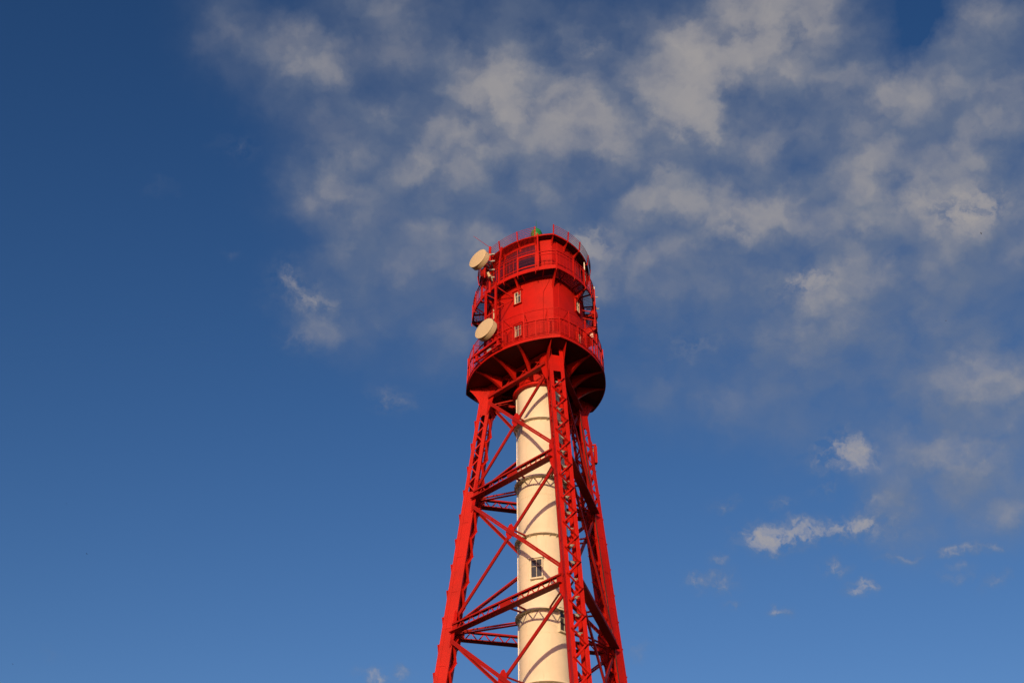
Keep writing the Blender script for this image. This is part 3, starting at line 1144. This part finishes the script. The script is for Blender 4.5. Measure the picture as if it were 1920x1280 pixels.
EU = off(UP, -.05)
rl = MB()
zt = ZU + 1.62
band(rl, off(EU, .03), off(EU, -.03), zt - .028, zt + .028)
band(rl, off(EU, .018), off(EU, -.018), zt - .30, zt - .265)
band(rl, off(EU, .018), off(EU, -.018), ZU + .46, ZU + .50)
band(rl, off(EU, .010), off(EU, -.010), ZU + .19, ZU + .32)
for a in arc_positions(EU, .30):
    if R(325.5) < a < R(345.5):
        continue
    rl.bar(pp(EU, a, ZU + .18), pp(EU, a, zt - .03), .022, .022, radial(a))
up_rail = rl.build("railing", M_RED, LH)
for k in range(3):
    for az in (0, 19, 36, 50, 70, 86, 103):
        a_ = k * THIRD + R(az)
        po = MB()
        po.bar(pp(off(EU, .045), a_, ZU - .02), pp(off(EU, .045), a_, zt), .065, .06, radial(a_))
        po.tube([pp(off(EU, .045), a_, ZU + .1), pp(off(EU, .11), a_, ZU - .06), pp(off(EU, .09), a_, ZU - .22), pp(off(EU, -.02), a_, ZU - .26)], .03, 6)
        po.build("post", M_RED, up_rail)
# close bars on the right half of the upper gallery
bs_ = MB()
for a in arc_positions(off(UP, -.10), .085, R(42), R(265)):
    bs_.bar(pp(off(UP, -.10), a, ZU + .2), pp(off(UP, -.10), a, zt - .03), .012, .012, radial(a))
bs_.build("bar_screen", M_RED, LH)

# cage in front of the lantern
cg = MB()
CB, CT = off(UP, -.06), off(ROOF, .06)


def cage_pt(a, h):
    u = (h - ZU) / (ZR - ZU)
    r0, r1 = plan_r(*CB, a), plan_r(*CT, a)
    v = max(0.0, (u - .45) / .55)
    return pol(r0 + (r1 - r0) * v, a, h)


A0, A1 = R(-86), R(-14.7)
for a in arc_positions(CB, .10, A0, A1):
    inframe = R(-34) < a < R(-15.5)
    if not inframe:
        cg.bar(cage_pt(a, ZU + .2), cage_pt(a, ZU + 1.62), .011, .011, radial(a))
    cg.bar(cage_pt(a, ZU + 1.62), cage_pt(a, ZR), .011, .011, radial(a))
for h in (ZU + .55, ZU + 1.9, ZR - .03):
    n = 40
    if h < ZU + 1.7:
        cg.tube([cage_pt(A0 + (R(-34) - A0) * i / n, h) for i in range(n + 1)], .02, 6)
    else:
        cg.tube([cage_pt(A0 + (A1 - A0) * i / n, h) for i in range(n + 1)], .026, 6)
cage = cg.build("lantern_cage", M_RED, LH)
for a in (-86, -71, -56.4, -14.7):
    po = MB()
    pts = [cage_pt(R(a), ZU + .02 + (ZR - ZU + .1) * i / 8) + radial(R(a)) * .06 for i in range(9)]
    for i in range(8):
        po.bar(pts[i], pts[i + 1], .11, .10, radial(R(a)), ext=.004)
    po.build("post", M_RED, cage)
fr = MB()
n = 12
for (h0, h1) in ((ZU + .42, ZU + .53), (ZU + 1.42, ZU + 1.53)):
    for i in range(n):
        a, b = R(-34) + R(18.4) * i / n, R(-34) + R(18.4) * (i + 1) / n
        fr.bar(cage_pt(a, (h0 + h1) / 2) + radial(a) * .06, cage_pt(b, (h0 + h1) / 2) + radial(b) * .06, .11, .06, radial(a))
for a in (R(-34), R(-15.6)):
    fr.bar(cage_pt(a, ZU + .42) + radial(a) * .06, cage_pt(a, ZU + 1.53) + radial(a) * .06, .12, .08, radial(a))
fr.build("frame", M_RED, cage)

# antenna poles with wall struts on the left, and the stub beam on the lower gallery
for (az, h0, h1) in ((-73.5, 52.0, 57.6), (-58.0, 51.9, 57.6)):
    a_ = R(az)
    po = MB()
    r_ = 4.28
    po.bar(pol(r_, a_, h0), pol(r_, a_, h1), .13, .13, radial(a_))
    pole = po.build("antenna_pole", M_RED, LH)
    for hz in (57.35, 55.35):
        st_ = MB()
        st_.bar(pol(r_ - .05, a_, hz), pp(off(WALL, .02), a_ + R(11), 56.5 + (hz - 56.5) * .06), .055, .055)
        st_.build("wall_strut", M_RED, pole)
    st_ = MB()
    st_.bar(pol(r_ - .05, a_, 53.6), pp(off(WALL, .02), a_, 53.9), .06, .06)
    st_.build("wall_strut", M_RED, pole)
bm = MB()
pA, pB = pol(4.85, R(-81), ZL + .72), pol(4.85, R(-46.5), ZL + .72)
bm.bar(pA, pB, .20, .16, (0, 0, 1))
bm.bar(pA + Vector((0, 0, -.5)), pB + Vector((0, 0, -.5)), .1, .1, (0, 0, 1))
for u in (.12, .9):
    p = pA.lerp(pB, u)
    bm.bar(p + Vector((0, 0, -.55)), p + Vector((0, 0, .0)), .16, .14, radial(R(-60)))
    q = pp(off(LO, -.02), R(-81) + (R(34.5)) * u, ZL + .1)
    bm.bar(p + Vector((0, 0, -.5)), q, .10, .1)
    bm.bar(p, q + Vector((0, 0, .55)), .08, .08)
bm.build("outrigger_beam", M_RED, LH)
bx = MB()
mid = pA.lerp(pB, .55)
bx.bar(mid + Vector((0, 0, -.42)) - radial(R(-60)) * .1, mid + Vector((0, 0, -.2)) - radial(R(-60)) * .1, .35, .16, radial(R(-60)))
bx.build("floodlight", M_GREY, LH)

# conduit on the corner of the house
cd = MB()
wp = lambda az, h: pp(off(WALL, .025), R(az), h)
cd.tube([wp(-3, 57.3), wp(-9.5, 56.3), wp(-10, 55.4), wp(-10, 53.0), wp(-10, ZL + .3)], .016, 6)
cd.build("conduit", M_RED2, LH)

# service shelf below the upper gallery, right-hand side
sv = MB()
a_ = R(72)
for da in (-12, 12):
    sv.bar(pp(off(WALL, .01), a_ + R(da), 55.1), pp(off(UP, .05), a_ + R(da), 55.1), .09, .12)
    sv.bar(pp(off(UP, .02), a_ + R(da), 55.1), pp(off(UP, .02), a_ + R(da), 57.5), .07, .07, radial(a_))
    low, high = [], []
    for j in range(9):
        u = j / 8
        p = pp((WALL[0] + (UP[0] - WALL[0]) * u, WALL[1] + (UP[1] - WALL[1]) * u), a_ + R(da), 0)
        low.append(Vector((p.x, p.y, 55.03 - .55 * (1 - u) ** 1.7 - .04)))
        high.append(Vector((p.x, p.y, 55.03)))
    sv.strip(low, high, tangent(a_) * .03)
band(sv, off(UP, .08), off(WALL, .02), 55.165, 55.19, a_ - R(14), a_ + R(14))
for z in (55.8, 56.5):
    sv.bar(pp(off(UP, .02), a_ - R(12), z), pp(off(UP, .02), a_ + R(12), z), .05, .05)
    sv.bar(pp(off(UP, .02), a_ - R(12), z), pp(off(WALL, .02), a_ - R(14), z + .3), .05, .05)
shelf = sv.build("service_shelf", M_RED, LH)
for j, da in enumerate((-7, -1, 5)):
    eq = MB()
    c0 = pp((4.5, 3.72), a_ + R(da), 54.55)
    eq.bar(c0, c0 + Vector((0, 0, .42)), .26, .22, radial(a_))
    eq.build("equipment_box", M_WHITE, shelf)


# ------------------------------------------------------------------ antennas mounted on the tower
def on_ray(px, py, y):
    d = ray(px, py)
    return CAM + d * ((y - CAM.y) / d.y)


def drum_dish(front, n, dia, depth, mat, label, group, pole_pt):
    t = empty("dish_antenna", label, "antenna", group)
    n = Vector(n).normalized()
    r = dia / 2
    b = MB()
    b.lathe([(r * .995, -.02), (r, -.03), (r, -depth), (r * .96, -depth - .02), (r * .94, -depth - .03), (r * .6, -depth - .12), (r * .2, -depth - .16)], front, n, 64)
    b.build("shroud", mat, t, smooth=True)
    f = MB()
    f.lathe([(r * 1.012, -.028), (r * 1.016, -.015), (r * 1.012, -.002), (r * .97, .006), (r * .6, .03), (r * .2, .038)], front, n, 64)
    f.build("radome", mat, t, smooth=True)
    s = MB()
    back = front - n * (depth + .12)
    s.tube([back, back - n * .22], .12, 12)
    s.bar(back - n * .2 + Vector((0, 0, -.3)), back - n * .2 + Vector((0, 0, .3)), .12, .1, n)
    s.bar(back - n * .22, Vector((pole_pt[0], pole_pt[1], back.z)), .1, .1)
    for dz in (-.25, .25):
        pc = Vector((pole_pt[0], pole_pt[1], back.z + dz))
        s.lathe([(.10, -.05), (.10, .05)], pc, (0, 0, 1), 10)
        s.bar(back - n * .2 + Vector((0, 0, dz)), pc, .07, .07)
    s.build("mount", M_GREY, t)
    return t


NDISH = (-.63, -.74, .16)
pole_up = pol(4.14, R(-69.3), 0)
drum_dish(on_ray(895.3, 484.2, -3.35), NDISH, 1.55, .40, M_DISH, "upper big cream drum dish, beside the lantern cage at the upper gallery", "cream drum dishes", pole_up)
pole_lo = pol(4.28, R(-73.5), 0)
drum_dish(on_ray(907.5, 615.2, -3.35), NDISH, 1.62, .40, M_DISH, "lower big cream drum dish, between the two galleries above the stub beam", "cream drum dishes", pole_lo)

mp = empty("antenna_mast", "red mast with grey clamps behind the upper cream dish, carrying a thin tilted whip", "mast")
b = MB()
b.tube([pole_up + Vector((0, 0, 57.3)), pole_up + Vector((0, 0, 61.55))], .095, 12)
b.build("pole", M_RED, mp)
for z in (59.3, 60.1, 60.75, 58.6):
    k_ = MB()
    k_.lathe([(.13, -.07), (.15, -.05), (.15, .05), (.13, .07)], pole_up + Vector((0, 0, z)), (0, 0, 1), 12)
    k_.bar(pole_up + Vector((.1, -.12, z)), pole_up + Vector((.34, -.12, z + .02)), .1, .09)
    k_.build("clamp", M_GREY, mp)
b = MB()
b.tube([pole_up + Vector((0, 0, 61.5)), on_ray(888, 443, -3.2)], [.022, .012], 6)
b.build("whip", M_RED, mp)
b = MB()
p0 = pole_up + Vector((0, 0, 0))
small = on_ray(909, 505, -3.15)
for z in (-.42, .42):
    b.bar(Vector((small.x, small.y, small.z + z)), Vector((p0.x, p0.y, small.z + z - .1)), .05, .05)
b.tube([small + Vector((0, 0, -.78)), small + Vector((0, 0, .78))], .065, 10)
b.build("side_pole", M_RED, mp)
b = MB()
c0 = on_ray(915, 511, -3.0)
b.tube([c0, c0 + Vector((.12, .05, -.36))], [.09, .10], 10)
b.tube([c0 + Vector((-.1, .1, .1)), c0 + Vector((.25, .3, -.1)), c0 + Vector((.3, .2, -.6))], .025, 6)
b.build("radio_unit", M_DISH, mp)
b = MB()
for s in range(4):
    o_ = Vector((.08 + s * .05, .05, 0))
    b.tube([pole_up + o_ + Vector((0, 0, 60.3 - s * .2)), pole_up + o_ + Vector((.05, 0, 59.2)), pole_up + o_ + Vector((0, 0, 57.8))], .018, 5)
b.build("cable", M_DARK, mp)

sd_ = empty("dish_antenna", "small dull red dish tucked under the upper cream drum dish", "antenna")
b = MB()
c0 = on_ray(906, 511, -2.9)
nd = Vector((-.75, -.6, -.1)).normalized()
b.lathe([(.02, -.25), (.16, -.2), (.28, -.05), (.31, .02), (.31, .05), (.24, .1), (.1, .14)], c0, nd, 32)
b.build("reflector", M_RED2, sd_, smooth=True)
b = MB()
b.bar(c0 - nd * .22, Vector((small.x, small.y, c0.z)), .08, .08)
b.build("mount", M_RED2, sd_)

# right side: red dish, white stick antennas and short rods
rd = empty("dish_antenna", "small red drum dish on the tower's right edge beside pale rods", "antenna")
c0 = on_ray(1118.5, 589, -.6)
nd = Vector((.93, -.35, .0)).normalized()
b = MB()
b.lathe([(.1, -.34), (.3, -.28), (.31, -.02), (.31, .0), (.22, .03), (.05, .045)], c0, nd, 32)
b.build("shroud", M_RED, rd, smooth=True)
b = MB()
b.bar(c0 - nd * .3, c0 - nd * .62, .1, .1)
b.build("mount", M_RED2, rd)

mast_x = on_ray(1113.5, 600, -.3)
ym = empty("rod_antenna", "dark mast with short pale rods pointing right off the upper gallery", "antenna")
b = MB()
b.tube([Vector((mast_x.x, mast_x.y, 53.2)), Vector((mast_x.x, mast_x.y, 58.2))], .045, 8)
b.bar(Vector((mast_x.x, mast_x.y, 57.4)), Vector((mast_x.x - .5, mast_x.y, 57.4)), .06, .06)
b.bar(Vector((mast_x.x, mast_x.y, 55.3)), Vector((mast_x.x - .6, mast_x.y, 55.3)), .06, .06)
b.build("pole", M_RED2, ym)
for (py, x1) in ((557.5, 1121), (579, 1123.5), (599, 1120), (610, 1116)):
    p, q = on_ray(1113.5, py, -.3), on_ray(x1, py - .5, -.3)
    b = MB()
    b.tube([p, q], .035, 8)
    b.build("rod", M_GREY, ym)
for i, (x, y0, y1, lab) in enumerate(((1097.0, 492, 528, "taller white stick antenna against the right side of the upper gallery"),
                                     (1114.0, 538, 546, "short white stick antenna at the upper gallery's right edge"))):
    w_ = empty("stick_antenna", lab, "antenna", "white stick antennas")
    yy = -1.2 if i == 0 else -.2
    p, q = on_ray(x, y1, yy), on_ray(x - .5, y0, yy)
    b = MB()
    b.tube([p, Vector((p.x, p.y, q.z))], .04, 10)
    b.build("radome", M_WHITE, w_, smooth=True)
    b = MB()
    b.tube([Vector((p.x, p.y, p.z - .35)), Vector((p.x, p.y, p.z))], .035, 8)
    b.bar(Vector((p.x, p.y, p.z - .2)), Vector((p.x - .35, p.y, p.z - .2)), .05, .05)
    b.build("mount", M_GREY, w_)

# panel antenna on the right leg
pa_ = empty("panel_antenna", "upright red box-shaped panel antenna on the right rear leg, below the gallery", "antenna")
best = None
for i in range(400):
    hh = 43 + i * .02
    q = leg_pt(1, LD / 2, 0, hh) - CAM
    y_ = 640 - FPX * q.dot(CU) / q.dot(CF)
    if best is None or abs(y_ - 853) < best[0]:
        best = (abs(y_ - 853), hh)
hc = best[1]
oc = leg_pt(1, LD / 2, 0, hc)
d = ray(1116.5, 853)
cpn = CAM + d * ((oc.y - .1 - CAM.y) / d.y)
b = MB()
b.bar(cpn + Vector((0, 0, -.68)), cpn + Vector((0, 0, .68)), .30, .20, (1, .25, 0))
pnl = b.build("housing", M_RED, pa_)
bev = pnl.modifiers.new("bevel", 'BEVEL')
bev.width = .03
bev.segments = 2
b = MB()
mpole = cpn + Vector((-.22, .05, 0))
b.tube([mpole + Vector((0, 0, -.95)), mpole + Vector((0, 0, 1.1))], .04, 8)
for z in (-.8, .85):
    b.bar(mpole + Vector((-.3, .1, z)), mpole + Vector((.3 if z > 0 else .15, -.02, z)), .09, .10)
b.build("pole", M_RED, pa_)
b = MB()
for z in (.35, .5):
    b.bar(mpole + Vector((.05, -.04, z)), mpole + Vector((.11, -.04, z)), .06, .07)
b.build("clamp", M_DISH, pa_)
b = MB()
b.tube([cpn + Vector((-.05, 0, -.68)), cpn + Vector((-.08, .02, -1.0)), mpole + Vector((.02, 0, -1.25)), mpole + Vector((-.2, .1, -1.5))], .018, 6)
b.build("cable", M_DARK, pa_)


# ------------------------------------------------------------------ birds far off in the sky
def bird(px, py, dist, span, bank, yaw, label):
    mb = MB()
    # body along y, wings along x
    mb.lathe([(.002, -.30), (.035, -.24), (.065, -.08), (.07, .06), (.05, .17), (.045, .22), (.02, .28), (.003, .31)], (0, 0, 0), (0, 1, 0), 12)
    for s in (-1, 1):
        rib = [(.05 * s, .13, -.09, .02), (.26 * s, .16, -.05, .10), (.48 * s, .05, -.10, .06), (.60 * s, -.08, -.12, .0)]
        vs, fs = [], []
        for (x, yf, yb, z) in rib:
            vs += [(x, yf, z + .008), (x, yb, z + .004), (x, yb, z - .004), (x, yf, z - .010)]
        for i in range(3):
            for k in range(4):
                fs.append((i * 4 + k, i * 4 + (k + 1) % 4, i * 4 + 4 + (k + 1) % 4, i * 4 + 4 + k))
        fs += [(3, 2, 1, 0), (12, 13, 14, 15)]
        mb.add(vs, fs)
    mb.prism([(-.02, -.22, 0), (.02, -.22, 0), (.07, -.44, 0), (-.07, -.44, 0)], (0, 0, .012))
    o = mb.build("bird", M_BIRD)
    o.location = CAM + ray(px, py) * dist
    o.scale = (span / 1.2,) * 3
    o.rotation_euler = (R(10), R(bank), R(yaw))
    tag(o, label, "bird", "distant birds in flight")
    return o


bird(1839.5, 437.3, 230, .52, 20, 60, "dark bird high in the clouds near the right edge, the higher of the two there")
bird(1773.5, 601, 230, .55, -35, 70, "dark bird below the clouds on the right, the lower of the two there")
bird(162.5, 1037.5, 260, .50, 15, 80, "faint bird in clear sky at left, the middle one of three")
bird(23.7, 1244, 280, .55, -15, 85, "faint bird in the lower left corner, lowest of the three at left")
bird(124.5, 943.5, 250, .46, 50, 20, "tiny pale bird at left, highest of the three there")
